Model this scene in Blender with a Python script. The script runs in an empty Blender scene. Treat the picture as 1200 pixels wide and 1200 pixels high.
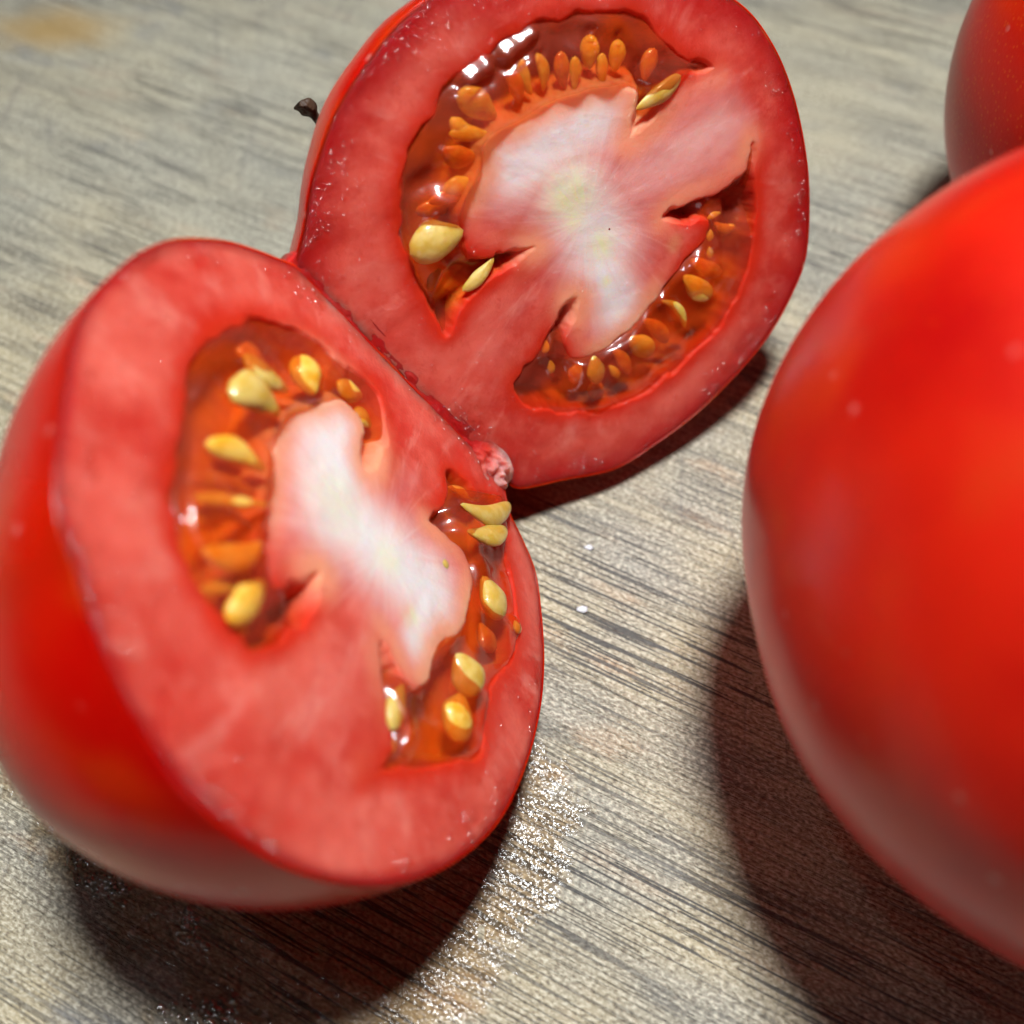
import bpy, math
import numpy as np
from mathutils import Vector, Matrix

# ------------------------------------------------------------------ camera, light, exposure
S = 0.032                       # one tomato radius in metres; geometry below is laid out in radii
CAM_H = 3.58                    # camera height over the board, in radii
PITCH = math.radians(59.7)      # camera looks down by this much
FPX = 1161.0                    # focal length for a 1200 px wide frame
scene = bpy.context.scene
COL = scene.collection

cam = bpy.data.cameras.new('camera')
cam.sensor_width = 36.0
cam.lens = 36.0 * FPX / 1200.0
cam.clip_start = 0.005
cam.clip_end = 20.0
cam.dof.use_dof = True
cam.dof.focus_distance = 3.55 * S
cam.dof.aperture_fstop = 13.0
cam_o = bpy.data.objects.new('camera', cam)
cam_o.location = (0, 0, CAM_H * S)
cam_o.rotation_euler = (math.radians(90) - PITCH, 0, 0)
COL.objects.link(cam_o)
scene.camera = cam_o

world = bpy.data.worlds.new('World')
scene.world = world
world.use_nodes = True
bgn = world.node_tree.nodes['Background']
bgn.inputs[0].default_value = (0.80, 0.92, 1.0, 1)
bgn.inputs[1].default_value = 0.005


def lamp(name, loc, target, power, size, color):
    l = bpy.data.lights.new(name, 'AREA')
    l.shape = 'DISK'
    l.size = size
    l.energy = power
    l.color = color
    o = bpy.data.objects.new(name, l)
    o.location = loc
    o.rotation_euler = (Vector(target) - Vector(loc)).to_track_quat('-Z', 'Y').to_euler()
    COL.objects.link(o)
    return o


TGT = (0.0, 0.065, 0.02)
lamp('work_lamp', (0.024, 0.116, 0.384), (0.02, 0.06, 0.0), 2.2, 0.066, (0.95, 0.985, 1.0))
lamp('side_lamp', (-0.34, 0.135, 0.88), TGT, 0.22, 0.035, (0.86, 0.94, 1.0))
lamp('added_fill', (-0.10, -0.62, 0.13), TGT, 0.40, 0.26, (0.92, 0.96, 1.0))  # unseen fill without a known source, added to brighten the far half's cut face
scene.render.engine = 'CYCLES'
cy = scene.cycles
cy.max_bounces = 4; cy.diffuse_bounces = 2; cy.glossy_bounces = 2; cy.transmission_bounces = 2; cy.transparent_max_bounces = 40
cy.caustics_reflective = False; cy.caustics_refractive = False
cy.use_denoising = True; cy.use_adaptive_sampling = True; cy.adaptive_threshold = 0.04; cy.adaptive_min_samples = 16
scene.view_settings.view_transform = 'Standard'
scene.view_settings.look = 'None'
scene.view_settings.exposure = 0.0
scene.view_settings.gamma = 1.0
scene.view_settings.use_curve_mapping = False

# ------------------------------------------------------------------ helpers
rng = np.random.default_rng(7)
FW = np.array([0, math.cos(PITCH), -math.sin(PITCH)])
UP = np.array([0, math.sin(PITCH), math.cos(PITCH)])
RT = np.array([1.0, 0, 0])
EYE = np.array([0, 0, CAM_H])


def rays(P):
    P = np.atleast_2d(np.array(P, float))
    return ((P[:, 0] - 600) / FPX)[:, None] * RT - ((P[:, 1] - 600) / FPX)[:, None] * UP + FW


def on_plane(P, p0, n):
    r = rays(P)
    return EYE + r * (((p0 - EYE) @ n) / (r @ n))[:, None]


def on_board(P):
    return on_plane(P, np.zeros(3), np.array([0, 0, 1.0]))


def smooth(a, b, x):
    t = np.clip((x - a) / (b - a), 0, 1)
    return t * t * (3 - 2 * t)


class Noise:
    def __init__(self, seed):
        self.g = np.random.default_rng(seed).random((256, 256)) * 2 - 1

    def __call__(self, x, y):
        xi = np.floor(x).astype(int); yi = np.floor(y).astype(int)
        fx = x - xi; fy = y - yi
        fx = fx * fx * fx * (fx * (fx * 6 - 15) + 10); fy = fy * fy * fy * (fy * (fy * 6 - 15) + 10)
        g = self.g
        a = g[xi & 255, yi & 255]; b = g[(xi + 1) & 255, yi & 255]
        c = g[xi & 255, (yi + 1) & 255]; d = g[(xi + 1) & 255, (yi + 1) & 255]
        return (a * (1 - fx) + b * fx) * (1 - fy) + (c * (1 - fx) + d * fx) * fy

    def fbm(self, x, y, o=3):
        s = 0; a = 1.0
        for k in range(o):
            s = s + a * self(x * 2 ** k + 17.3 * k, y * 2 ** k + 5.1 * k); a *= .5
        return s


NZ = Noise(3)
NZ2 = Noise(11)


def catmull(P, closed, sub):
    P = np.array(P, float); n = len(P); out = []
    rngk = range(n) if closed else range(n - 1)
    for i in rngk:
        if closed:
            a, b, c, d = P[i - 1], P[i], P[(i + 1) % n], P[(i + 2) % n]
        else:
            a, b, c, d = P[max(i - 1, 0)], P[i], P[i + 1], P[min(i + 2, n - 1)]
        for t in np.arange(sub) / sub:
            out.append(.5 * ((2 * b) + (c - a) * t + (2 * a - 5 * b + 4 * c - d) * t * t + (3 * b - a - 3 * c + d) * t ** 3))
    if not closed:
        out.append(P[-1])
    return np.array(out)


def seg_dist(Q, A, B):
    d = B - A
    t = np.clip(((Q - A) @ d) / (d @ d + 1e-12), 0, 1)
    return np.linalg.norm(Q - A - t[:, None] * d, axis=1)


def poly_sd(Q, poly):
    """signed distance to a closed polygon, negative inside"""
    n = len(poly); dist = np.full(len(Q), 1e9); ins = np.zeros(len(Q), bool)
    x, y = Q[:, 0], Q[:, 1]
    for i in range(n):
        A, B = poly[i], poly[(i + 1) % n]
        dist = np.minimum(dist, seg_dist(Q, A, B))
        if A[1] != B[1]:
            c = ((A[1] > y) != (B[1] > y)) & (x < (B[0] - A[0]) * (y - A[1]) / (B[1] - A[1]) + A[0])
            ins ^= c
    return np.where(ins, -dist, dist)


def mesh_obj(name, V, Fq, mat, parent=None, base=None, attrs=None, smooth_shade=True):
    me = bpy.data.meshes.new(name)
    V = np.asarray(V, float)
    if base is not None:
        V = V - base
    if isinstance(Fq, np.ndarray):
        me.vertices.add(len(V)); me.vertices.foreach_set('co', (V * S).astype(np.float32).ravel())
        k = Fq.shape[1]
        me.loops.add(Fq.size); me.loops.foreach_set('vertex_index', Fq.astype(np.int32).ravel())
        me.polygons.add(len(Fq)); me.polygons.foreach_set('loop_start', np.arange(0, Fq.size, k, dtype=np.int32))
        me.update(calc_edges=True); me.validate()
    else:
        me.from_pydata((V * S).tolist(), [], Fq)
    if smooth_shade:
        me.polygons.foreach_set('use_smooth', np.ones(len(me.polygons), bool))
    for k, a in (attrs or {}).items():
        at = me.attributes.new(k, 'FLOAT', 'POINT'); at.data.foreach_set('value', np.asarray(a, np.float32))
    me.materials.append(mat)
    o = bpy.data.objects.new(name, me)
    COL.objects.link(o)
    if parent is not None:
        o.parent = parent
    return o


def tag(o, label=None, cat=None, group=None, kind=None):
    for k, v in (('label', label), ('category', cat), ('group', group), ('kind', kind)):
        if v:
            o[k] = v
    return o


def grid_faces(nr, nc, wrap):
    """quads of a grid nr x nc (row-major); wrap joins the last column to the first"""
    r = np.arange(nr - 1)[:, None]; c = np.arange(nc if wrap else nc - 1)[None]
    c2 = (c + 1) % nc
    return np.stack([(r * nc + c), ((r + 1) * nc + c), ((r + 1) * nc + c2), (r * nc + c2)], -1).reshape(-1, 4)


# ------------------------------------------------------------------ materials
class NT:
    def __init__(self, name):
        self.m = bpy.data.materials.new(name); self.m.use_nodes = True
        self.t = self.m.node_tree; self.t.nodes.clear()
        self.out = self.n('ShaderNodeOutputMaterial')

    def n(self, typ, **kw):
        nd = self.t.nodes.new(typ)
        for k, v in kw.items():
            setattr(nd, k, v)
        return nd

    def set(self, nd, **kw):
        for k, v in kw.items():
            self.put(nd.inputs[k.replace('_', ' ')], v)
        return nd

    def put(self, sock, v):
        if isinstance(v, bpy.types.NodeSocket):
            self.t.links.new(v, sock)
        else:
            if isinstance(v, tuple) and len(v) == 3 and sock.type == 'RGBA':
                v = v + (1,)
            sock.default_value = v

    def coord(self, scale=(1, 1, 1), rot=0.0, loc=(0, 0, 0)):
        tc = self.n('ShaderNodeTexCoord')
        m1 = self.n('ShaderNodeMapping'); m1.inputs['Rotation'].default_value = (0, 0, rot); m1.inputs['Scale'].default_value = (1 / S,) * 3
        self.t.links.new(tc.outputs['Object'], m1.inputs['Vector'])
        m2 = self.n('ShaderNodeMapping'); m2.inputs['Scale'].default_value = scale; m2.inputs['Location'].default_value = loc
        self.t.links.new(m1.outputs[0], m2.inputs['Vector'])
        return m2.outputs[0]

    def noise(self, vec, scale=1.0, detail=2.0, rough=.5, dist=0.0):
        nd = self.n('ShaderNodeTexNoise')
        self.put(nd.inputs['Vector'], vec); self.put(nd.inputs['Scale'], scale); self.put(nd.inputs['Detail'], detail)
        self.put(nd.inputs['Roughness'], rough); self.put(nd.inputs['Distortion'], dist)
        return nd.outputs[0]

    def voronoi(self, vec, scale=1.0, feature='F1', rnd=1.0):
        nd = self.n('ShaderNodeTexVoronoi', feature=feature)
        self.put(nd.inputs['Vector'], vec); self.put(nd.inputs['Scale'], scale); self.put(nd.inputs['Randomness'], rnd)
        return nd.outputs[0]

    def ramp(self, fac, stops, interp='LINEAR'):
        nd = self.n('ShaderNodeValToRGB'); nd.color_ramp.interpolation = interp
        e = nd.color_ramp.elements
        while len(e) < len(stops):
            e.new(0.5)
        for k, (p, c) in enumerate(stops):
            e[k].position = p
            e[k].color = c + (1,) if isinstance(c, tuple) else (c, c, c, 1)
        self.put(nd.inputs[0], fac)
        return nd.outputs[0]

    def rng(self, v, a, b, c=0.0, d=1.0):
        nd = self.n('ShaderNodeMapRange', interpolation_type='SMOOTHSTEP')
        for k, x in enumerate((v, a, b, c, d)):
            self.put(nd.inputs[k], x)
        return nd.outputs[0]

    def mix(self, f, a, b, mode='MIX'):
        nd = self.n('ShaderNodeMix', data_type='RGBA', blend_type=mode)
        self.put(nd.inputs[0], f); self.put(nd.inputs[6], a); self.put(nd.inputs[7], b)
        return nd.outputs[2]

    def math(self, op, a, b=0.0):
        nd = self.n('ShaderNodeMath', operation=op)
        self.put(nd.inputs[0], a); self.put(nd.inputs[1], b)
        return nd.outputs[0]

    def attr(self, name):
        return self.n('ShaderNodeAttribute', attribute_name=name).outputs['Fac']

    def bump(self, h, strength, dist, normal=None):
        nd = self.n('ShaderNodeBump'); self.put(nd.inputs['Height'], h); self.put(nd.inputs['Strength'], strength)
        self.put(nd.inputs['Distance'], dist * S)
        if normal is not None:
            self.put(nd.inputs['Normal'], normal)
        return nd.outputs[0]

    def principled(self, **kw):
        nd = self.n('ShaderNodeBsdfPrincipled')
        for k, v in kw.items():
            self.put(nd.inputs[k.replace('_', ' ')], v)
        self.t.links.new(nd.outputs[0], self.out.inputs[0])
        return nd


def mat_flesh():
    b = NT('tomato flesh')
    core, loc, rim, spot = (b.attr(k) for k in ('core', 'loc', 'rim', 'spot'))
    v = b.coord()
    n1 = b.noise(v, 7.0, 4.0, .6); n2 = b.noise(v, 30.0, 3.0, .6)
    org, cavm = b.attr('orange'), b.attr('cav')
    n0 = b.noise(v, 3.0, 3.0, .55)
    pv = b.n('ShaderNodeCombineXYZ')
    b.put(pv.inputs[0], b.math('MULTIPLY', b.attr('ang'), 46.0)); b.put(pv.inputs[1], b.math('MULTIPLY', b.attr('rad'), 3.2))
    streak = b.noise(pv.outputs[0], 1.0, 3.0, .6, .3)
    salmon = b.mix(b.rng(n0, .33, .68), (.57, .036, .022), (.74, .130, .092))
    salmon = b.mix(b.rng(n1, .45, .72, 0, .5), salmon, (.76, .17, .125))
    salmon = b.mix(b.rng(streak, .52, .72, 0, .35), salmon, (.80, .30, .24))
    salmon = b.mix(b.rng(n2, .30, .44, .30, 0), salmon, (.56, .035, .022))
    edge = b.rng(b.math('ADD', rim, b.math('MULTIPLY', b.math('SUBTRACT', n1, .5), .10)), .005, .16)
    c = b.mix(edge, (.46, .008, .009), salmon)
    c = b.mix(b.rng(rim, .0, .010), (.60, .06, .006), c)
    wall = b.rng(b.math('ADD', loc, b.math('MULTIPLY', b.math('SUBTRACT', n1, .5), .06)), .0, .085)
    c = b.mix(b.math('MULTIPLY', b.math('SUBTRACT', 1.0, wall), b.rng(core, .25, .04)), c, (.60, .026, .008))
    cm = b.math('ADD', core, b.math('ADD', b.math('MULTIPLY', b.math('SUBTRACT', n0, .5), .14), b.math('MULTIPLY', b.math('SUBTRACT', streak, .5), .24)))
    c = b.mix(b.rng(cm, .10, .85), c, (.80, .50, .46))
    c = b.mix(b.rng(cm, .55, 1.15), c, (.79, .85, .85))
    c = b.mix(b.math('MULTIPLY', spot, b.rng(streak, .35, .6, .5, 1.0)), c, (.76, .79, .34))
    soft = b.math('MULTIPLY', b.rng(b.math('ADD', loc, b.math('MULTIPLY', b.math('SUBTRACT', n1, .5), .07)), .0, .10, 1.0, 0.0), b.rng(core, .05, .35))
    c = b.mix(b.math('MULTIPLY', soft, .85), c, (.84, .33, .18))
    cav = b.mix(b.rng(core, .0, .35), (.42, .040, .022), (.75, .065, .007))
    cav = b.mix(b.rng(n1, .45, .65, 0, .5), cav, (.66, .055, .008))
    cav = b.mix(b.rng(streak, .40, .60, 0, .75), cav, (.50, .030, .008))
    cav = b.mix(b.math('MULTIPLY', org, .75), cav, (.88, .24, .008))
    c = b.mix(cavm, c, cav)
    fine = b.noise(v, 120.0, 1.0, .6); mid = b.noise(v, 34.0, 2.0, .6)
    hgt = b.math('ADD', b.math('MULTIPLY', fine, 1.2), mid)
    nrm = b.bump(hgt, .09, .012)
    wet = b.bump(hgt, .75, .014)
    b.principled(Base_Color=c, Roughness=.5, Normal=nrm, Subsurface_Weight=.8, Subsurface_Radius=(1.0, .32, .18),
                 Subsurface_Scale=.085 * S, Specular_IOR_Level=.15, IOR=1.38, Coat_Weight=.55, Coat_Roughness=.08, Coat_IOR=1.35, Coat_Normal=wet)
    return b.m


def mat_skin(name, c_deep, c_bright, speck=0.0, coat=0.0, rough=(.20, .28), patch=(.70, .032, .002)):
    b = NT(name)
    v = b.coord()
    n1 = b.noise(v, 1.6, 3.0, .5); n2 = b.noise(v, 26.0, 2.0, .5)
    c = b.mix(b.rng(n1, .3, .7), c_deep, c_bright)  # deeper and brighter skin reds mottled by noise
    c = b.mix(b.rng(b.noise(v, 2.7, 2.0), .48, .70, 0, .75), c, patch)
    c = b.mix(b.rng(n2, .6, .78, 0, .30), c, patch)
    if speck:
        sp = b.voronoi(v, 42.0)
        c = b.mix(b.rng(sp, .16, .32, speck, 0.0), c, (.70, .17, .015))
    dust = b.voronoi(b.coord(loc=(3.1, 1.7, .3)), 8.0)
    dm = b.math('MULTIPLY', b.rng(dust, .05, .15, 1.0, 0.0), b.rng(b.noise(v, 3.3, 1.0), .38, .52))
    c = b.mix(b.math('MULTIPLY', dm, .42), c, (.75, .33, .27))
    hgt = b.math('ADD', b.noise(v, 60.0, 2.0, .5), b.math('MULTIPLY', dm, 1.2))
    nrm = b.bump(hgt, .10, .012)
    b.principled(Base_Color=c, Roughness=b.rng(n1, .35, .65, *rough), Normal=nrm, Subsurface_Weight=.6,
                 Subsurface_Radius=(1.0, .12, .05), Subsurface_Scale=.09 * S, IOR=1.42, Specular_IOR_Level=.36, Coat_Weight=coat, Coat_Roughness=.2, Coat_IOR=1.5)
    return b.m


def mat_gel():
    b = NT('seed gel')
    v = b.coord()
    nrm = b.bump(b.noise(v, 11.0, 2.0, .5), .14, .03)
    tr = b.n('ShaderNodeBsdfTransparent'); b.put(tr.inputs[0], b.mix(b.rng(b.noise(v, 6.0, 2.0), .35, .65), (1.0, .76, .46), (.97, .68, .48)))
    pr = b.n('ShaderNodeBsdfPrincipled')
    b.set(pr, Base_Color=b.mix(b.rng(b.noise(v, 4.0, 2.0), .38, .62), (.78, .080, .008), (.46, .075, .040)), Roughness=.3, Normal=nrm)
    mx = b.n('ShaderNodeMixShader'); mx.inputs[0].default_value = .27
    b.t.links.new(tr.outputs[0], mx.inputs[1]); b.t.links.new(pr.outputs[0], mx.inputs[2])
    gl = b.n('ShaderNodeBsdfGlossy'); b.put(gl.inputs['Roughness'], .07); b.put(gl.inputs['Normal'], nrm)
    lw = b.n('ShaderNodeLayerWeight'); b.put(lw.inputs['Blend'], .5)
    fac = b.math('ADD', b.math('MULTIPLY', b.math('POWER', lw.outputs['Facing'], 4.5), .6), .028)
    b.put(lw.inputs['Normal'], nrm)
    m2 = b.n('ShaderNodeMixShader')
    b.t.links.new(fac, m2.inputs[0]); b.t.links.new(mx.outputs[0], m2.inputs[1]); b.t.links.new(gl.outputs[0], m2.inputs[2])
    b.t.links.new(m2.outputs[0], b.out.inputs[0])
    return b.m


def mat_clear(name, tint, rough, bump=None, f0=.035, fg=.6, thick=None):
    b = NT(name)
    v = b.coord()
    nrm = None
    if bump:
        d1 = b.voronoi(v, bump[0]); d2 = b.voronoi(b.coord(loc=(.7, .3, .1)), bump[0] * 1.7)
        h = b.math('ADD', b.math('MULTIPLY', b.math('MULTIPLY', d1, d1), -1.0), b.math('MULTIPLY', b.math('MULTIPLY', d2, d2), -.35))
        nrm = b.bump(h, bump[1], bump[2])
    if thick:
        tint = b.mix(b.attr(thick), (1.0, 1.0, 1.0), tint)
    tr = b.n('ShaderNodeBsdfTransparent'); b.put(tr.inputs[0], tint)
    gl = b.n('ShaderNodeBsdfGlossy'); b.put(gl.inputs['Roughness'], rough)
    lw = b.n('ShaderNodeLayerWeight'); b.put(lw.inputs['Blend'], .5)
    fac = b.math('ADD', b.math('MULTIPLY', b.math('POWER', lw.outputs['Facing'], 4.5), fg), f0)
    if thick:
        fac = b.math('MULTIPLY', fac, b.math('MULTIPLY', b.rng(b.attr(thick), .05, .6), b.rng(b.noise(b.coord((8, 30, 1), math.radians(27)), 1.0, 2.0), .38, .62, .25, 1.0)))
    if nrm is not None:
        b.put(gl.inputs['Normal'], nrm); b.put(lw.inputs['Normal'], nrm)
    m2 = b.n('ShaderNodeMixShader')
    b.t.links.new(fac, m2.inputs[0]); b.t.links.new(tr.outputs[0], m2.inputs[1]); b.t.links.new(gl.outputs[0], m2.inputs[2])
    b.t.links.new(m2.outputs[0], b.out.inputs[0])
    return b.m


def mat_seed(name, c1, c2):
    b = NT(name)
    v = b.coord()
    c = b.mix(b.rng(b.noise(v, 22.0, 3.0), .35, .65), c1, c2)
    b.principled(Base_Color=c, Roughness=.42, Normal=b.bump(b.noise(v, 70.0, 2.0), .18, .012), Subsurface_Weight=.5, Subsurface_Radius=(1.0, .6, .2), Subsurface_Scale=.03 * S, Coat_Weight=.6, Coat_Roughness=.07)
    return b.m


def mat_board():
    b = NT('worn wood')
    G = math.radians(27)
    def gc(sx, sy, loc=(0, 0, 0)):
        return b.coord((sx, sy, 1), G, loc)
    wob = b.noise(gc(.5, .5), 1.6, 2.0)
    # broad tone
    t1 = b.noise(gc(.7, 4.5), 1.0, 4.0, .6, .4)
    t2 = b.noise(gc(.8, .9, (5, 2, 0)), 1.0, 3.0, .55)
    c = b.mix(b.rng(t1, .25, .75), (.22, .168, .108), (.43, .33, .19))
    c = b.mix(b.rng(t2, .38, .66, 0, .8), c, (.215, .195, .165))
    c = b.mix(b.rng(b.noise(gc(2.0, 6.0, (1, 7, 0)), 1.0, 3.0), .55, .75, 0, .6), c, (.43, .25, .14))
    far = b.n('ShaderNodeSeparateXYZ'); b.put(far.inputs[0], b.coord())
    c = b.mix(b.rng(b.math('ADD', far.outputs[1], b.math('MULTIPLY', t2, 2.0)), 2.4, 5.4, 0, .55), c, (.215, .20, .155))  # greyer with distance: haze of reflected light painted into the wood colour
    # fine fibre flecks
    fl = b.noise(gc(50.0, 90.0), 1.0, 2.0, .6)
    c = b.mix(b.rng(fl, .46, .68, 0, .72), c, (.58, .50, .38))
    c = b.mix(b.rng(fl, .30, .47, .80, 0), c, (.10, .075, .052))
    # pores: long thin dark dashes along the grain
    p1 = b.noise(gc(1.1, 50.0, (0, .3, 0)), 1.0, 2.0, .55, .2)
    p2 = b.noise(gc(1.9, 95.0, (9, 1.3, 0)), 1.0, 1.0, .5, .2)
    pm1 = b.rng(p1, .575, .600); pm2 = b.rng(p2, .585, .62)
    dens = b.rng(b.noise(gc(.8, 2.2, (4, 4, 0)), 1.0, 2.0), .38, .62, .35, 1.0)
    pore = b.math('MULTIPLY', b.math('MAXIMUM', pm1, pm2), dens)
    c = b.mix(b.math('MULTIPLY', pore, .88), c, (.030, .026, .026))
    # knife scratches, roughly across the grain
    def scratch(rot, sx, lo, hi, loc):
        n = b.noise(b.coord((sx, .35, 1), rot, loc), 1.0, 0.0, .4, .0)
        return b.rng(b.math('ABSOLUTE', b.math('SUBTRACT', n, .5)), lo, hi, 1.0, 0.0)
    s1 = scratch(math.radians(4), 5.0, .003, .012, (0, 0, 0)); s2 = scratch(math.radians(-9), 4.0, .002, .010, (3, 3, 0))
    s3 = scratch(math.radians(28), 3.0, .002, .008, (6, 1, 0))
    smask = b.rng(b.noise(b.coord((1.5, 1.0, 1), 0, (2, 2, 0)), 1.0, 2.0), .45, .62)
    sc = b.math('MULTIPLY', b.math('MAXIMUM', b.math('MAXIMUM', s1, s2), s3), smask)
    c = b.mix(b.math('MULTIPLY', sc, .27), c, (.075, .06, .065))
    # stains
    st = b.noise(gc(1.3, 2.6, (2, 9, 0)), 1.0, 3.0, .6)
    n_st = st
    c = b.mix(b.rng(st, .58, .76, 0, .6), c, (.13, .125, .13))
    ds = b.n('ShaderNodeVectorMath', operation='DISTANCE'); b.put(ds.inputs[0], b.coord((1, 2.2, 0))); b.put(ds.inputs[1], (-2.75, 5.35 * 2.2, 0))
    c = b.mix(b.rng(b.math('ADD', ds.outputs['Value'], b.math('MULTIPLY', n_st, .9)), .45, 1.15, .75, 0), c, (.30, .17, .045))
    c = b.mix(1.0, c, (1.33, 1.42, 1.46), 'MULTIPLY')
    hgt = b.math('SUBTRACT', b.math('MULTIPLY', fl, .9), b.math('MULTIPLY', b.math('MAXIMUM', pm1, pm2), 1.2))
    nrm = b.bump(hgt, .55, .014)
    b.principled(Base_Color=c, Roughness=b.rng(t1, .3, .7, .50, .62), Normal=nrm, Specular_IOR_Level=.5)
    return b.m


M = {
    'flesh': mat_flesh(),
    'skin': mat_skin('tomato skin', (.60, .002, .001), (.72, .012, .001)),
    'skin_big': mat_skin('tomato skin ripe', (.50, .002, .002), (.72, .013, .001), coat=.45, rough=(.40, .50)),
    'skin_back': mat_skin('tomato skin speckled', (.52, .004, .001), (.62, .010, .001), speck=.30, rough=(.30, .36)),
    'gel': mat_gel(),
    'bead': mat_clear('juice bead', (1.0, .97, .93), .12, None, .22, .06),
    'drop': mat_clear('juice drop', (1.0, .95, .93), .10, None, .055, .06),
    'film': mat_clear('juice film', (.84, .75, .64), .13, (68.0, 1.0, .0026), .062, .6, 'thick'),
    'seed_pale': mat_seed('pale seed', (.60, .39, .055), (.68, .50, .14)),
    'seed_amber': mat_seed('amber seed', (.86, .42, .025), (.90, .60, .12)),
    'seed_deep': mat_seed('deep orange seed', (.66, .13, .012), (.78, .26, .03)),
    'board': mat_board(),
}
b_ = NT('dry stem'); b_.principled(Base_Color=b_.mix(b_.noise(b_.coord(), 30.0), (.030, .012, .008), (.09, .045, .02)), Roughness=.6,
                                  Normal=b_.bump(b_.noise(b_.coord(), 50.0), .5, .02)); M['stem'] = b_.m
b_ = NT('white crumb'); b_.principled(Base_Color=b_.mix(b_.noise(b_.coord(), 40.0), (.75, .76, .82), (.85, .85, .88)), Roughness=.4); M['crumb'] = b_.m

# ------------------------------------------------------------------ cutting board
def build_board():
    w, d, t = 7.4, 4.6, .62                  # half sizes and thickness in radii
    cx, cy = .3, 3.0
    V = []; F = []; prof = []
    r = .12
    for a in np.linspace(0, math.pi / 2, 6):
        prof.append((-r + r * math.sin(a), -r + r * math.cos(a)))
    prof += [(0, -t + .1), (-.1, -t)]
    corner = .7
    ring = []
    for q, (sx, sy) in enumerate(((1, 1), (-1, 1), (-1, -1), (1, -1))):
        for a in np.linspace(0, math.pi / 2, 8):
            ang = a + q * math.pi / 2
            ring.append((cx + sx * (w - corner), cy + sy * (d - corner), math.cos(ang), math.sin(ang)))
    n = len(ring)
    for off, z in prof:
        for (x, y, ca, sa) in ring:
            V.append((x + ca * (corner + off), y + sa * (corner + off), z))
    for k in range(len(prof) - 1):
        for i in range(n):
            F.append((k * n + i, (k + 1) * n + i, (k + 1) * n + (i + 1) % n, k * n + (i + 1) % n))
    F.append(tuple(range(n)))
    F.append(tuple(reversed(range((len(prof) - 1) * n, len(prof) * n))))
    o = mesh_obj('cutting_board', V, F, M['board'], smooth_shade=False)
    tag(o, 'worn scratched wooden cutting board under all the tomatoes', 'cutting board')


build_board()

# ------------------------------------------------------------------ the halved tomato
CF = np.array([-.451, 1.417, -2.584 + CAM_H]); NF = np.array([.8187, .0772, .5690]); NF /= np.linalg.norm(NF)
CR = np.array([.258, 2.660, -2.583 + CAM_H]); NR = np.array([.4122, -.7762, .4771]); NR /= np.linalg.norm(NR)

OUT_F = [(345, 310), (300, 292), (260, 281), (210, 279), (170, 292), (135, 318), (105, 352), (85, 395), (75, 450), (68, 510), (66, 570), (73, 620), (90, 670), (105, 720), (125, 775), (150, 825), (185, 880), (225, 930), (275, 975), (330, 1010), (390, 1032), (440, 1038), (490, 1030), (530, 1012), (565, 985), (590, 955), (610, 915), (625, 870), (635, 820), (638, 770), (635, 720), (628, 670), (612, 630), (598, 600), (590, 562)]
OUT_R = [(345, 310), (355, 270), (361, 230), (371, 190), (393, 130), (428, 75), (480, 15), (560, -30), (680, -48), (790, -32), (865, 2), (905, 50), (930, 110), (945, 180), (949, 240), (945, 300), (930, 342), (905, 388), (870, 432), (820, 482), (770, 520), (720, 550), (660, 563), (610, 573), (590, 562)]

LOC_A = [(838, 78), (800, 62), (772, 35), (745, 15), (700, 12), (650, 18), (612, 30), (560, 72), (522, 105), (500, 140), (472, 190), (463, 232), (470, 275), (480, 318), (500, 358), (522, 394), (538, 370), (562, 345), (592, 318), (616, 302), (628, 289), (612, 287), (588, 294), (560, 298), (545, 288), (540, 262), (546, 236), (561, 214), (570, 195), (568, 172), (582, 158), (605, 148), (640, 126), (680, 112), (718, 105), (744, 107), (740, 135), (734, 166), (755, 155), (781, 122), (803, 92)]
LOC_B = [(884, 165), (888, 230), (888, 272), (880, 312), (860, 360), (830, 400), (790, 436), (745, 468), (690, 485), (640, 483), (610, 470), (601, 450), (615, 430), (636, 403), (650, 375), (665, 350), (679, 348), (677, 368), (667, 395), (672, 416), (700, 411), (731, 390), (761, 355), (790, 320), (816, 290), (829, 266), (822, 258), (800, 262), (776, 257), (790, 243), (822, 231), (850, 221), (870, 198)]
LOC_C = [(300, 372), (345, 383), (372, 396), (402, 424), (432, 445), (450, 472), (453, 520), (442, 548), (428, 553), (422, 538), (425, 502), (411, 478), (394, 470), (370, 478), (341, 487), (326, 512), (318, 550), (311, 590), (304, 630), (300, 665), (312, 688), (342, 680), (373, 664), (380, 682), (370, 715), (350, 740), (322, 756), (297, 768), (280, 748), (256, 722), (236, 690), (220, 660), (206, 620), (203, 570), (212, 520), (216, 470), (226, 430), (243, 396), (270, 378)]
LOC_D = [(526, 548), (558, 572), (588, 588), (592, 640), (604, 690), (608, 735), (602, 775), (580, 800), (570, 840), (562, 888), (520, 897), (480, 900), (428, 912), (455, 888), (462, 860), (452, 820), (443, 775), (447, 745), (462, 770), (478, 800), (490, 806), (502, 785), (508, 760), (524, 742), (541, 735), (547, 712), (551, 690), (549, 662), (536, 642), (516, 622), (500, 610), (508, 598), (523, 580)]

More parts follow.
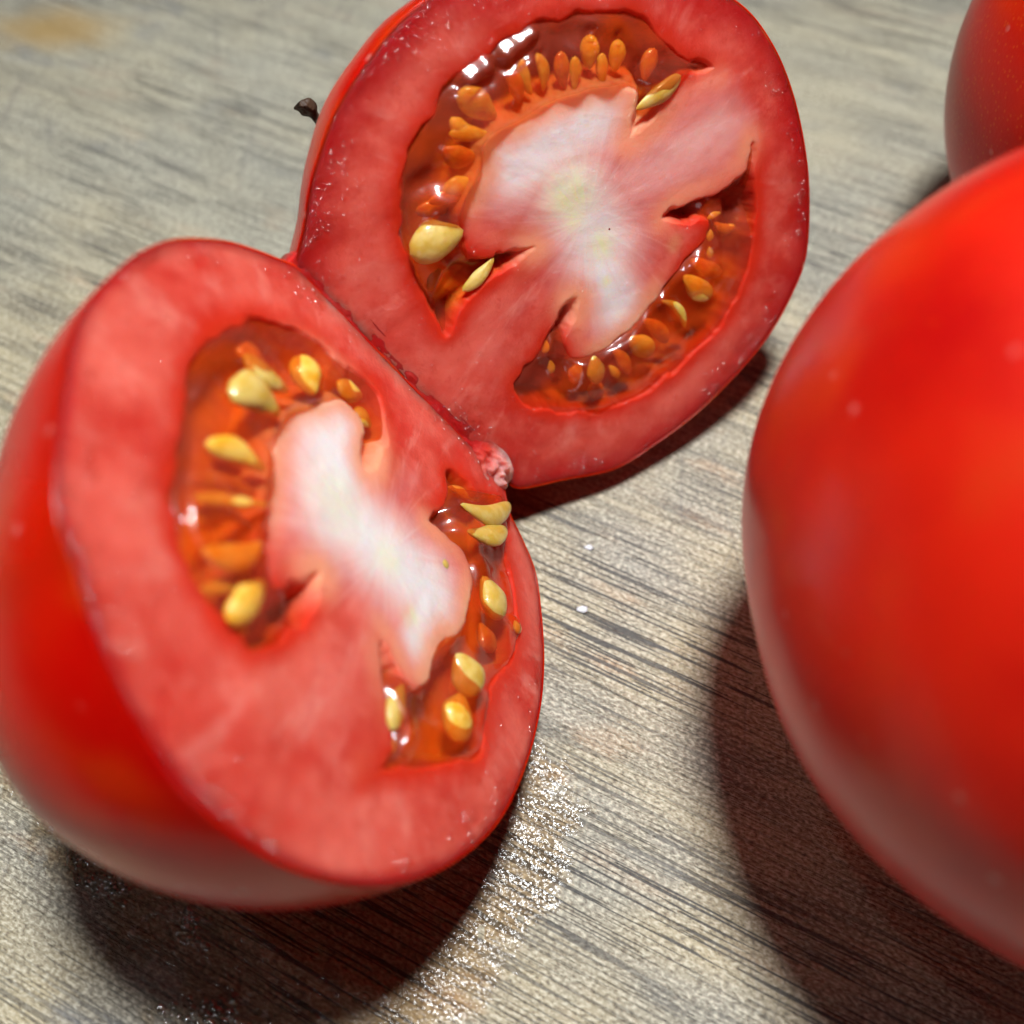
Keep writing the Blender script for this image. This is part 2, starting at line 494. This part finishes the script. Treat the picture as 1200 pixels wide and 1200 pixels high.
# seeds: tip towards the core first, then the round end, width (px), height over the cut (radii), material
SEED_R = [
    ((540, 268), (478, 297), 42, .030, 'pale'), ((580, 302), (543, 342), 14, .0, 'pale'), ((522, 318), (508, 345), 12, -.04, 'amber'),
    ((560, 212), (520, 226), 22, -.012, 'amber'), ((548, 245), (495, 252), 20, -.06, 'deep'), ((585, 140), (540, 108), 34, -.018, 'amber'),
    ((555, 150), (530, 142), 20, -.018, 'amber'), ((640, 108), (632, 62), 17, -.012, 'amber'), ((692, 82), (694, 40), 19, -.004, 'amber'),
    ((722, 85), (727, 46), 17, -.004, 'amber'), ((744, 128), (797, 88), 20, .015, 'pale'), ((612, 122), (598, 82), 20, -.010, 'deep'),
    ((664, 104), (660, 60), 17, -.010, 'deep'), ((566, 182), (520, 178), 26, -.016, 'deep'), ((758, 96), (770, 56), 16, -.010, 'deep'), ((710, 100), (709, 62), 13, -.012, 'amber'),
    ((626, 112), (614, 70), 14, -.012, 'amber'), ((676, 106), (677, 66), 13, -.012, 'amber'), ((556, 232), (505, 238), 17, -.016, 'deep'), ((580, 160), (528, 158), 18, -.012, 'amber'),
    ((693, 416), (700, 448), 24, .02, 'pale'), ((802, 324), (836, 348), 25, .0, 'amber'), ((774, 352), (803, 384), 11, .01, 'pale'),
    ((740, 398), (768, 418), 26, -.018, 'amber'), ((848, 250), (832, 258), 7, -.01, 'amber'), ((836, 270), (834, 284), 7, -.01, 'amber'),
    ((834, 290), (836, 304), 8, -.01, 'amber'), ((642, 400), (640, 416), 8, -.01, 'amber'), ((647, 424), (648, 440), 8, -.01, 'amber'),
    ((716, 430), (728, 444), 10, -.01, 'amber'), ((706, 450), (704, 474), 26, -.05, 'deep'), ((812, 305), (850, 322), 20, -.016, 'deep'), ((756, 376), (786, 404), 18, -.016, 'deep'), ((720, 410), (742, 440), 18, -.016, 'deep'), ((682, 424), (676, 452), 16, -.016, 'deep'), ((840, 262), (866, 268), 14, -.016, 'deep'),
]
SEED_F = [
    ((322, 490), (260, 462), 44, .03, 'pale'), ((332, 462), (278, 420), 25, .03, 'pale'), ((360, 468), (344, 420), 24, .034, 'amber'),
    ((424, 464), (394, 450), 22, .01, 'amber'), ((440, 498), (420, 476), 16, -.01, 'amber'), ((304, 556), (232, 525), 26, .034, 'amber'),
    ((308, 596), (218, 588), 20, .034, 'amber'), ((300, 640), (228, 652), 34, .034, 'amber'), ((302, 686), (258, 732), 40, .034, 'amber'),
    ((318, 694), (306, 742), 22, -.03, 'deep'), ((300, 540), (262, 500), 18, -.05, 'deep'), ((330, 424), (292, 394), 24, -.05, 'deep'),
    ((528, 596), (588, 596), 24, .05, 'pale'), ((536, 628), (582, 624), 26, .05, 'pale'), ((562, 676), (584, 728), 32, .02, 'pale'),
    ((528, 768), (552, 818), 42, .03, 'pale'), ((544, 812), (536, 868), 44, .0, 'amber'), ((472, 802), (458, 856), 22, .01, 'pale'),
    ((470, 850), (466, 882), 14, -.03, 'amber'), ((600, 728), (605, 744), 7, .02, 'pale'), ((572, 726), (590, 760), 28, -.03, 'deep'),
    ((520, 652), (524, 668), 9, .005, 'pale'), ((534, 566), (572, 582), 14, -.03, 'deep'), ((306, 574), (226, 560), 18, -.01, 'deep'), ((304, 616), (222, 618), 20, -.01, 'deep'), ((302, 664), (240, 690), 20, -.01, 'amber'), ((380, 460), (372, 424), 18, -.01, 'deep'),
]

BASE = on_board([(480, 560)])[0]; BASE[2] = 0
root = bpy.data.objects.new('halved_tomato', None); COL.objects.link(root)
root.location = BASE * S
tag(root, 'red tomato cut open into two joined halves, seeds and pale core showing', 'tomato')


class Half:
    def __init__(self, C, N, outline, locs, core_segs, spots, seeds, dips, depth, bulge, key):
        self.C, self.N = C, N
        a = np.cross(np.array([0, 0, 1.0]), N); a /= np.linalg.norm(a)
        self.a = a; self.b = np.cross(N, a); self.key = key
        pts = self.uv(outline)
        dense = catmull(pts, False, 10)
        self.out = dense
        self.h0, self.h1 = pts[0], pts[-1]
        self.ctr = dense.mean(0)
        self.locs = [catmull(self.uv(l), True, 4) for l in locs]
        self.core = [(self.uv([s[0]])[0], self.uv([s[1]])[0], s[2], s[3] if len(s) > 3 else 1.0) for s in core_segs]
        self.spots = [(self.uv([s[0]])[0], s[1], s[2]) for s in spots]
        self.dips = [(self.uv([d[0]])[0], d[1], d[2]) for d in dips]
        self.ridges = [(self.uv([r[:2]])[0], r[2]) for r in RIDGES] if key == 'r' else []
        self.seeds, self.depth, self.bulge = seeds, depth, bulge

    def uv(self, P):
        X = on_plane(P, self.C, self.N) - self.C
        return np.c_[X @ self.a, X @ self.b]

    def xyz(self, Q, h):
        return self.C + Q[:, :1] * self.a + Q[:, 1:2] * self.b + np.asarray(h).reshape(-1, 1) * self.N

    def radius(self, th):
        """distance from the centre to the outline along each angle"""
        P = np.vstack([self.out, self.out[:1]]) - self.ctr
        ang = np.unwrap(np.arctan2(P[:, 1], P[:, 0])); r = np.linalg.norm(P, axis=1)
        sub = np.linspace(0, 1, 12, endpoint=False)
        PP = (P[:-1, None] * (1 - sub)[None, :, None] + P[1:, None] * sub[None, :, None]).reshape(-1, 2)
        a2 = np.arctan2(PP[:, 1], PP[:, 0]); o = np.argsort(a2)
        a2 = a2[o]; r2 = np.linalg.norm(PP, axis=1)[o]
        return np.interp(th, np.r_[a2[-1] - 2 * math.pi, a2, a2[0] + 2 * math.pi], np.r_[r2[-1], r2, r2[0]])

    def loc_sd(self, Q):
        d = np.full(len(Q), 1e9)
        for l in self.locs:
            d = np.minimum(d, poly_sd(Q, l))
        return d

    def face_h(self, Q, sd, rim, core):
        sd = sd + .012 * NZ.fbm(Q[:, 0] * 14, Q[:, 1] * 14)
        wv = .06 + .06 * smooth(.05, .4, core)
        self.cav = smooth(0, -1, sd / (wv * .75))
        h = -.13 * smooth(.006, -1, sd / wv)
        h += .004 * NZ.fbm(Q[:, 0] * 3.5 + 9, Q[:, 1] * 5 + 9, 3) * smooth(0, .05, rim)
        h += .0006 * NZ2.fbm(Q[:, 0] * 28, Q[:, 1] * 28, 3)
        h -= .004 * smooth(.02, 0, rim)
        return h

    def core_w(self, Q):
        core = np.zeros(len(Q))
        for A, B, s, w in self.core:
            core = np.maximum(core, w * np.exp(-(seg_dist(Q, A, B) / s) ** 2))
        return core * (.88 if self.key == 'r' else .93)

    def near_hinge(self, Q):
        return seg_dist(Q, self.h0, self.h1)

    def build(self):
        MA, KR, KD = 720, 250, 44
        th = np.linspace(-math.pi, math.pi, MA, endpoint=False)
        R = self.radius(th)
        ks = np.linspace(0.004, .9955, KR)
        Q = (self.ctr + (ks[:, None, None] * R[None, :, None] * np.stack([np.cos(th), np.sin(th)], -1)[None])).reshape(-1, 2)
        sd = self.loc_sd(Q)
        rim = np.full(len(Q), 1e9)
        o = self.out
        for i in range(0, len(o) - 3, 3):
            rim = np.minimum(rim, seg_dist(Q, o[i], o[i + 3]))
        core = self.core_w(Q)
        h = self.face_h(Q, sd, rim, core); cav = self.cav
        cc = (self.core[1][0] + self.core[1][1]) / 2
        ang = np.arctan2(Q[:, 1] - cc[1], Q[:, 0] - cc[0]) / (2 * math.pi); rad = np.linalg.norm(Q - cc, axis=1)
        spot = np.zeros(len(Q))
        for p, s, w in self.spots:
            spot = np.maximum(spot, w * np.exp(-(np.linalg.norm(Q - p, axis=1) / s) ** 2))
        org = np.zeros(len(Q))
        for a, b, w, zz, m in self.seeds:
            A, B = self.uv([a, b])
            org = np.maximum(org, (.9 if w > 12 else .5) * np.exp(-(seg_dist(Q, A, B + (B - A) * .2) / (w / 420 + .03)) ** 2))
        V = self.xyz(Q, h)
        # inner dome that closes the flesh under the skin
        Vd = self.dome(th, R, KD, .968, -.012)
        n0 = len(V)
        allV = np.vstack([V, Vd])
        F = np.vstack([grid_faces(KR, MA, True), grid_faces(KD + 1, MA, True)[:] + (n0 - MA)])
        # the second grid starts on the face's last ring
        caps = np.array([[i, (i + 1) % MA, (i + 2) % MA, (i + 2) % MA] for i in range(0)], int).reshape(0, 4)
        z = np.zeros(len(Vd))
        half = mesh_obj('tomato_half', allV, F, M['flesh'], root, BASE,
                        {'core': np.r_[core, z], 'loc': np.r_[sd, z + .5], 'rim': np.r_[rim * (1.0 if self.key == 'r' else 3.2), z], 'spot': np.r_[spot, z], 'orange': np.r_[org, z], 'cav': np.r_[cav, z], 'ang': np.r_[ang, z], 'rad': np.r_[rad, z]})
        self.half = half
        # skin, closed by a sheet inside the flesh
        Ks = 70
        lip = []
        for k, hh in ((.986, -.030), (.993, -.020), (.998, -.006)):
            qq = self.ctr + k * R[:, None] * np.c_[np.cos(th), np.sin(th)]
            lip.append(self.xyz(qq, np.full(MA, hh)))
        inner = []
        for k, hh in ((.02, -.60), (.5, -.50), (.9, -.22), (.965, -.05)):
            qq = self.ctr + k * R[:, None] * np.c_[np.cos(th), np.sin(th)]
            inner.append(self.xyz(qq, np.full(MA, hh)))
        VS = np.vstack(inner + lip + [self.dome(th, R, Ks, 1.0, 0.0)])
        mesh_obj('skin', VS, grid_faces(7 + Ks, MA, True), M['skin'], half, BASE)
        # seed gel, one body for each seed chamber
        for li, l in enumerate(self.locs):
            self.gel(l, li)
        for s in self.seeds:
            self.seed(*s)
        self.drops()

    def dome(self, th, R, K, scale, z0):
        """rows from the rim to the pole on the far side of the cut"""
        rows = []
        rim = self.ctr + R[:, None] * np.c_[np.cos(th), np.sin(th)]
        hb = smooth(.05, .55, self.near_hinge(rim))
        bl = np.full(len(th), self.bulge)
        if self.key == 'f':
            d3 = self.xyz(rim, np.zeros(len(th))) - EYE
            low = 600 - (d3 @ UP) / (d3 @ FW) * FPX
            bl = -.035 + .12 * smooth(420, 950, low)
        for t in np.linspace(0.0, 1.0, K):
            a = t * math.pi / 2 * .995
            bul = 1 + bl * hb * math.sin(min(a * 2.2, math.pi)) 
            lob = 1 + .010 * np.cos(5 * th + 1.3) * math.sin(a)
            k = scale * math.cos(a) * bul * lob
            # towards the pole the outline turns into a circle
            rr = R * (1 - t ** 2) + R.mean() * t ** 2
            q = self.ctr + (k * rr)[:, None] * np.c_[np.cos(th), np.sin(th)]
            rows.append(self.xyz(q, np.full(len(th), z0 - self.depth * scale * math.sin(a))))
        out = np.vstack(rows)
        out[:, 2] = np.maximum(out[:, 2], .003 if scale == 1.0 else .008)
        return out

    def gel(self, poly, li):
        st = .011
        lo, hi = poly.min(0) - .06, poly.max(0) + .06
        xs = np.arange(lo[0], hi[0], st); ys = np.arange(lo[1], hi[1], st)
        X, Y = np.meshgrid(xs, ys, indexing='ij')
        Q = np.c_[X.ravel(), Y.ravel()]
        sd = poly_sd(Q, poly)
        h = -.014 + .010 * smooth(0, .03, -sd)
        h += .014 * NZ.fbm(Q[:, 0] * 9 + 31 * li, Q[:, 1] * 9, 2) * smooth(0, .06, -sd)
        for pk, rk in self.ridges:
            # swollen spots of the gel edge whose outer slope leans up, towards the lamp over the board
            mid = self.xyz(pk[None], [0])[0]
            Lv = np.array([.024, .116, .384]) / S - mid; Lv /= np.linalg.norm(Lv)
            Ev = EYE - mid; Ev /= np.linalg.norm(Ev)
            H = (Lv + Ev) / np.linalg.norm(Lv + Ev)
            g = np.array([H @ self.a, H @ self.b]) / (H @ self.N)
            win = np.exp(-(np.linalg.norm(Q - pk, axis=1) / rk) ** 4)
            h = h * (1 - win) + win * (.014 - (Q - pk) @ g + .0015 * NZ2(Q[:, 0] * 40, Q[:, 1] * 40))
        for p, r, d in self.dips:
            h -= d * np.exp(-(np.linalg.norm(Q - p, axis=1) / r) ** 2)
        rw = np.ones(len(Q))
        for pk, rk in self.ridges:
            rw = np.minimum(rw, smooth(rk, rk * 2, np.linalg.norm(Q - pk, axis=1)))
        for a, b, w, z, m in self.seeds:
            A, B = self.uv([a, b])
            wr = w / 330
            g = np.exp(-(seg_dist(Q, A, B) / (wr * .75 + .01)) ** 2)
            h += (.022 + max(z, 0) * .35) * g * smooth(0, .03, -sd) * rw
        keep = sd < .03
        nx, ny = len(xs), len(ys)
        F = grid_faces(nx, ny, False)
        F = F[keep[F].all(1)]
        used = np.unique(F); mp = -np.ones(len(Q), int); mp[used] = np.arange(len(used))
        V = self.xyz(Q[used], h[used])
        # underside closes the body below the surface
        n = len(used)
        o = mesh_obj('gel', V, mp[F], M['gel'], self.half, BASE)

    def seed(self, tip, end, wpx, z, kind):
        A, B = self.uv([tip, end])
        L = np.linalg.norm(B - A); ax = (B - A) / L; pr = np.array([-ax[1], ax[0]])
        mid = (A + B) / 2
        # width in px measured across: unproject a step across
        d3 = self.xyz(np.array([mid, mid + pr * .01]), [0, 0]) - EYE
        pj = np.c_[d3 @ RT, d3 @ UP] / (d3 @ FW)[:, None] * FPX
        W = wpx / (np.linalg.norm(pj[1] - pj[0]) / .01)
        W = min(W * 1.12, L * .85)
        nu, nv = 18, 16
        jr = np.random.default_rng(int(tip[0] * 7 + tip[1]))
        tw = jr.normal() * .25; bend = jr.normal() * .07
        V = []
        for i in range(nu + 1):
            u = i / nu
            r = math.sqrt(max(1e-5, 1 - (2 * u - 1) ** 2)) * (.62 + .38 * smooth(0, .6, np.array(u)))
            if u < .12:
                r = max(r, .16 * math.sqrt(u / .12))
            for j in range(nv):
                a = 2 * math.pi * j / nv
                y = math.cos(a) * r * W / 2 * (1 + .05 * math.sin(3 * a + 9 * u)); zz = math.sin(a) * r * W * .27
                y2 = y * math.cos(tw) - zz * math.sin(tw); z2 = y * math.sin(tw) + zz * math.cos(tw)
                q = mid + ax * (u - .5) * L + pr * (y2 + bend * L * math.sin(math.pi * u))
                V.append(self.xyz(q[None], [z - .008 + z2])[0])
        F = grid_faces(nu + 1, nv, True)[:, ::-1]
        return mesh_obj('seed', np.array(V), F, M['seed_' + kind], self.half, BASE)

    def drops(self):
        """beads of juice, densest along the rim and the hinge"""
        jr = np.random.default_rng(21 if self.key == 'f' else 22)
        th = jr.random(7000) * 2 * math.pi - math.pi
        R = self.radius(th)
        k = np.where(jr.random(len(th)) < .80, .985 - np.abs(jr.normal(size=len(th))) * .05, np.sqrt(jr.random(len(th))) * .97)
        Q = self.ctr + (k * R)[:, None] * np.c_[np.cos(th), np.sin(th)]
        sd = self.loc_sd(Q)
        cl = NZ2.fbm(Q[:, 0] * 4 + 3, Q[:, 1] * 4, 2)
        rimn = 1 - k
        prob = .06 + .6 * smooth(-.1, .4, cl)
        ok = (jr.random(len(Q)) < prob) & (sd > .01) & (self.core_w(Q) < .25)
        Q = Q[ok][:750]; sd = sd[ok][:750]
        rim = np.full(len(Q), 1e9); o = self.out
        for i in range(0, len(o) - 3, 3):
            rim = np.minimum(rim, seg_dist(Q, o[i], o[i + 3]))
        h = self.face_h(Q, sd, rim, self.core_w(Q))
        C3 = self.xyz(Q, h - .001)
        # low-poly bead: pole + two rings
        ring = 8; V = []; F = []
        for c in C3:
            r = .005 + .012 * jr.random() ** 3; hh = r * (.35 + .3 * jr.random()); el = 1 + .5 * jr.random(); an = jr.random() * 6.28
            ea = math.cos(an) * self.a + math.sin(an) * self.b; eb = -math.sin(an) * self.a + math.cos(an) * self.b
            b0 = len(V)
            V.append(c + self.N * hh)
            for rr, zz in ((.5, .86), (.87, .5), (1.0, -.1)):
                for j in range(ring):
                    a = 2 * math.pi * j / ring
                    V.append(c + (ea * math.cos(a) * el + eb * math.sin(a)) * r * rr + self.N * hh * zz)
            for j in range(ring):
                j2 = (j + 1) % ring
                F.append((b0, b0 + 1 + j, b0 + 1 + j2, b0 + 1 + j2))
                for q in range(2):
                    F.append((b0 + 1 + q * ring + j, b0 + 1 + (q + 1) * ring + j, b0 + 1 + (q + 1) * ring + j2, b0 + 1 + q * ring + j2))
        F = [f if f[2] != f[3] else f[:3] for f in F]
        tag(mesh_obj('juice_drops', V, F, M['drop'], self.half, BASE), kind='stuff')


RIDGES = [(549, 88, .040), (566, 75, .040), (592, 60, .038), (607, 48, .036), (621, 37, .030), (628, 54, .020), (692, 40, .016), (724, 44, .014)]
front = Half(CF, NF, OUT_F, [LOC_C, LOC_D],
             [((385, 505), (395, 600), .24), ((400, 600), (500, 690), .23), ((500, 690), (492, 750), .12), ((430, 760), (380, 860), .2, .22), ((450, 600), (480, 560), .10, .35)],
             [((395, 590), .10, .35), ((455, 655), .06, .4), ((482, 722), .035, .6), ((432, 485), .03, .3)],
             SEED_F, [((436, 525), .06, .20), ((512, 612), .05, .10), ((362, 690), .09, .12), ((540, 565), .08, .06), ((460, 760), .06, .12)], .97, .085, 'f')
rear = Half(CR, NR, OUT_R, [LOC_A, LOC_B],
            [((605, 195), (700, 135), .19), ((670, 220), (705, 290), .23), ((700, 290), (728, 370), .16), ((740, 215), (845, 150), .18, .62), ((845, 150), (850, 110), .09, .30), ((630, 330), (575, 420), .12, .24)],
            [((668, 228), .085, .75), ((672, 255), .05, .6), ((705, 288), .05, .7), ((710, 330), .02, .5), ((790, 285), .03, .3)],
            SEED_R, [((742, 150), .08, .20), ((600, 300), .10, .14), ((540, 350), .10, .10), ((668, 368), .06, .12), ((805, 245), .07, .08), ((870, 245), .09, .08)], .97, .02, 'r')
front.build()
rear.build()


def build_hinge():
    """uncut flesh along the line where the halves stay joined"""
    n, m = 260, 36
    A = np.linspace(-.015, 1.03, n)
    f0 = front.xyz(front.h0[None], [0])[0]; f1 = front.xyz(front.h1[None], [0])[0]
    line = f0 + A[:, None] * (f1 - f0)
    d = (f1 - f0) / np.linalg.norm(f1 - f0)
    tf = np.cross(NF, d); tr = np.cross(NR, d)
    if tf @ (CF - f0) < 0: tf = -tf
    if tr @ (CR - f0) < 0: tr = -tr
    V = []
    for i in range(n):
        w = .055 + .015 * NZ(np.array([A[i] * 7.0]), np.array([.5]))[0]
        torn = smooth(.80, .97, A[i:i + 1])[0]
        cap = math.sqrt(max(0.0, 1 - max(0.0, (A[i] - .92) / .11) ** 2))
        wf = w * (1 + .7 * torn) * (.15 + .85 * cap); wr = w * (1 + .5 * torn) * (.15 + .85 * cap)
        torn *= cap
        P0 = line[i] + tf * wf - NF * .012; P2 = line[i] + tr * wr - NR * .012
        ctl = line[i] + (NF + NR) * (-.012 + .05 * torn)
        for j in range(m):
            t = j / (m - 1)
            p = (1 - t) ** 2 * P0 + 2 * t * (1 - t) * ctl + t * t * P2
            amp = .007 + .032 * torn
            q = NZ.fbm(np.array([A[i] * 20.0]), np.array([t * 4.0 + 40]), 3)[0]
            p = p + (NF + NR) * .5 * amp * q * math.sin(math.pi * t)
            V.append(p)
    # underside so that the strip is a solid
    V = np.array(V)
    under = V.copy() - (NF + NR) * .05
    F = np.vstack([grid_faces(n, m, False), grid_faces(n, m, False)[:, ::-1] + n * m])
    edge = []
    for i in range(n - 1):
        for j in (0, m - 1):
            a, b2 = i * m + j, (i + 1) * m + j
            edge.append((a, b2, b2 + n * m, a + n * m))
    for j in range(m - 1):
        for i in (0, n - 1):
            a, b2 = i * m + j, i * m + j + 1
            edge.append((a, b2, b2 + n * m, a + n * m))
    F = np.vstack([F, np.array(edge)])
    tt = np.tile(np.repeat(A, m), 2)
    core = .50 * smooth(.82, .95, tt)
    rimv = np.full(len(tt), .03) + .2 * smooth(.8, .95, tt)
    tag(mesh_obj('hinge', np.vstack([V, under]), F, M['flesh'], root, BASE,
                 {'core': core, 'loc': np.full(len(tt), .5), 'rim': rimv, 'spot': np.zeros(len(tt)), 'orange': np.zeros(len(tt)), 'cav': np.zeros(len(tt)), 'ang': tt, 'rad': tt}),
        'torn wet strip of uncut flesh joining the halves')


build_hinge()


def build_stem():
    """dry stem stub on the back of the rear half"""
    tip = EYE + rays([(350, 120)])[0] * 3.62
    base = EYE + rays([(380, 164)])[0] * 3.72
    V = []; nu, nv = 22, 14
    ax = (tip - base); L = np.linalg.norm(ax); ax /= L
    e1 = np.cross(ax, [0, 0, 1.0]); e1 /= np.linalg.norm(e1); e2 = np.cross(ax, e1)
    for i in range(nu + 1):
        u = i / nu
        r = .022 - .007 * smooth(.0, .4, np.array(u)) + .016 * smooth(.55, .74, np.array(u))
        if u > .9: r *= math.sqrt(max(.02, 1 - ((u - .9) / .1) ** 2))
        for j in range(nv):
            a = 2 * math.pi * j / nv
            rr = r * (1 + .18 * math.sin(4 * a + 5 * u) + .12 * math.sin(7 * a - 8 * u))
            V.append(base + ax * L * u + (e1 * math.cos(a) + e2 * math.sin(a)) * rr + e1 * .03 * math.sin(3 * u))
    F = [tuple(f) for f in grid_faces(nu + 1, nv, True)] + [tuple(range(nu * nv, nu * nv + nv))]
    tag(mesh_obj('stem', V, F, M['stem'], rear.half, BASE), 'dry dark brown stem stub')


build_stem()

# ------------------------------------------------------------------ whole tomatoes
def whole_tomato(C, rho, squash, pole, mat, label, seed):
    nu, nv = 120, 200
    jr = np.random.default_rng(seed); ph = jr.random(4) * 6.28
    u = np.linspace(0.004, math.pi - .004, nu)[:, None]; v = (np.arange(nv) / nv * 2 * math.pi)[None]
    lob = 1 + .014 * np.cos(5 * v + ph[0]) * np.sin(u) ** 2 + .010 * np.cos(3 * v + ph[1]) * np.sin(u) + .008 * np.cos(2 * u + ph[2])
    r = rho * lob * np.ones_like(u * v)
    dim = .16 * np.exp(-(u / .28) ** 2) + .03 * np.exp(-((math.pi - u) / .2) ** 2)
    rad = r * np.sin(u); z = (r * np.cos(u) - rho * dim * np.cos(u)) * squash
    P = np.stack([rad * np.cos(v), rad * np.sin(v), z * np.ones_like(v)], -1).reshape(-1, 3)
    q = Vector((0, 0, 1)).rotation_difference(Vector(pole)).to_matrix()
    P = P @ np.array(q).T
    P[:, 2] -= P[:, 2].min()
    o = mesh_obj('whole_tomato', P, grid_faces(nu, nv, True), mat)
    o.location = (C[0] * S, C[1] * S, 0)
    tag(o, label, 'tomato', 'whole tomatoes on the board')
    return o


whole_tomato((1.80, 1.27), 1.175, .96, (.75, -.1, .65), M['skin_big'], 'large smooth whole red tomato at the right, nearest the camera', 5)
whole_tomato((2.84, 3.36), 1.08, .96, (.6, .5, .6), M['skin_back'], 'darker speckled whole tomato in the top right corner, behind the large one', 9)

# ------------------------------------------------------------------ juice on the board and small bits
def build_puddle():
    px = [(632, 838), (668, 872), (692, 915), (703, 960), (700, 1015), (690, 1062), (650, 1098), (612, 1140), (575, 1195), (520, 1290), (420, 1330), (300, 1290), (190, 1215), (120, 1130), (65, 1050), (22, 985), (-14, 930), (-20, 885), (60, 800), (300, 760), (520, 760), (600, 800)]
    poly = catmull(on_board(px)[:, :2], True, 6)
    st = .011
    lo, hi = poly.min(0) - .02, poly.max(0) + .02
    xs = np.arange(lo[0], hi[0], st); ys = np.arange(lo[1], hi[1], st)
    X, Y = np.meshgrid(xs, ys, indexing='ij'); Q = np.c_[X.ravel(), Y.ravel()]
    sd = poly_sd(Q, poly) + .03 * NZ.fbm(Q[:, 0] * 9, Q[:, 1] * 9, 4)
    h = .004 + .006 * smooth(0, -.05, sd) + .0006 * NZ2.fbm(Q[:, 0] * 34, Q[:, 1] * 34, 2) * smooth(0, -.06, sd)
    keep = (sd < 0) & (NZ.fbm(Q[:, 0] * 30 + 7, Q[:, 1] * 30, 2) < .42 + .8 * smooth(0, -.12, sd))
    F = grid_faces(len(xs), len(ys), False); F = F[keep[F].all(1)]
    used = np.unique(F); mp = -np.ones(len(Q), int); mp[used] = np.arange(len(used))
    c = np.array([poly[:, 0].mean(), poly[:, 1].mean(), 0])
    o = mesh_obj('juice_puddle', np.c_[Q[used], np.maximum(h[used], .003)], mp[F], M['film'], None, c, {'thick': smooth(.0, -.16, sd + .06 * NZ2.fbm(Q[:, 0] * 12, Q[:, 1] * 12, 3))[used]})
    o.location = c * S
    # separate beads of juice over the wet wood on the left
    jr = np.random.default_rng(4)
    area = catmull(on_board([(55, 950), (100, 975), (150, 1010), (205, 1045), (250, 1110), (290, 1200), (300, 1260), (215, 1230), (160, 1130), (100, 1050), (62, 995)])[:, :2], True, 4)
    l2, h2 = area.min(0), area.max(0)
    P = l2 + jr.random((2600, 2)) * (h2 - l2)
    P = P[(poly_sd(P, area) < 0) & (NZ.fbm(P[:, 0] * 6, P[:, 1] * 6, 2) > -.25)]
    V = []; FF = []; ring = 8
    for p in P:
        r = .005 + .013 * jr.random() ** 3; hh = r * (.3 + .3 * jr.random()); el = 1 + .6 * jr.random(); an = jr.random() * 6.28
        b0 = len(V); V.append((p[0], p[1], .008 + hh))
        for rr, zz in ((.5, .86), (.87, .5), (1.0, -.1)):
            for j in range(ring):
                a = 2 * math.pi * j / ring
                x, y = math.cos(a) * r * rr * el, math.sin(a) * r * rr
                V.append((p[0] + x * math.cos(an) - y * math.sin(an), p[1] + x * math.sin(an) + y * math.cos(an), .008 + hh * zz))
        for j in range(ring):
            j2 = (j + 1) % ring
            FF.append((b0, b0 + 1 + j, b0 + 1 + j2))
            for q in range(2):
                FF.append((b0 + 1 + q * ring + j, b0 + 1 + (q + 1) * ring + j, b0 + 1 + (q + 1) * ring + j2, b0 + 1 + q * ring + j2))
    tag(mesh_obj('juice_drops', V, FF, M['bead'], o, c), kind='stuff')
    tag(o, 'thin glittering film of tomato juice on the wood under the nearer half', 'juice')


build_puddle()


def crumb(px, r, label):
    c = on_board([px])[0]
    jr = np.random.default_rng(int(px[0]))
    V = []; F = []
    nu, nv = 6, 9
    for i in range(nu + 1):
        u = math.pi * (i + .02) / (nu + .04)
        for j in range(nv):
            a = 2 * math.pi * j / nv
            k = r * (1 + .25 * jr.normal())
            V.append((k * 1.5 * math.sin(u) * math.cos(a), k * math.sin(u) * math.sin(a), r * .5 + .6 * r * math.cos(u)))
    o = mesh_obj('crumb', V, grid_faces(nu + 1, nv, True), M['crumb'])
    o.location = c * S
    tag(o, label, 'crumb', 'white crumbs on the board')


crumb((682, 715), .014, 'tiny white crumb on the bare wood right of the nearer half, the lower one')
crumb((690, 643), .012, 'tiny white crumb on the bare wood below the farther half, the upper one')
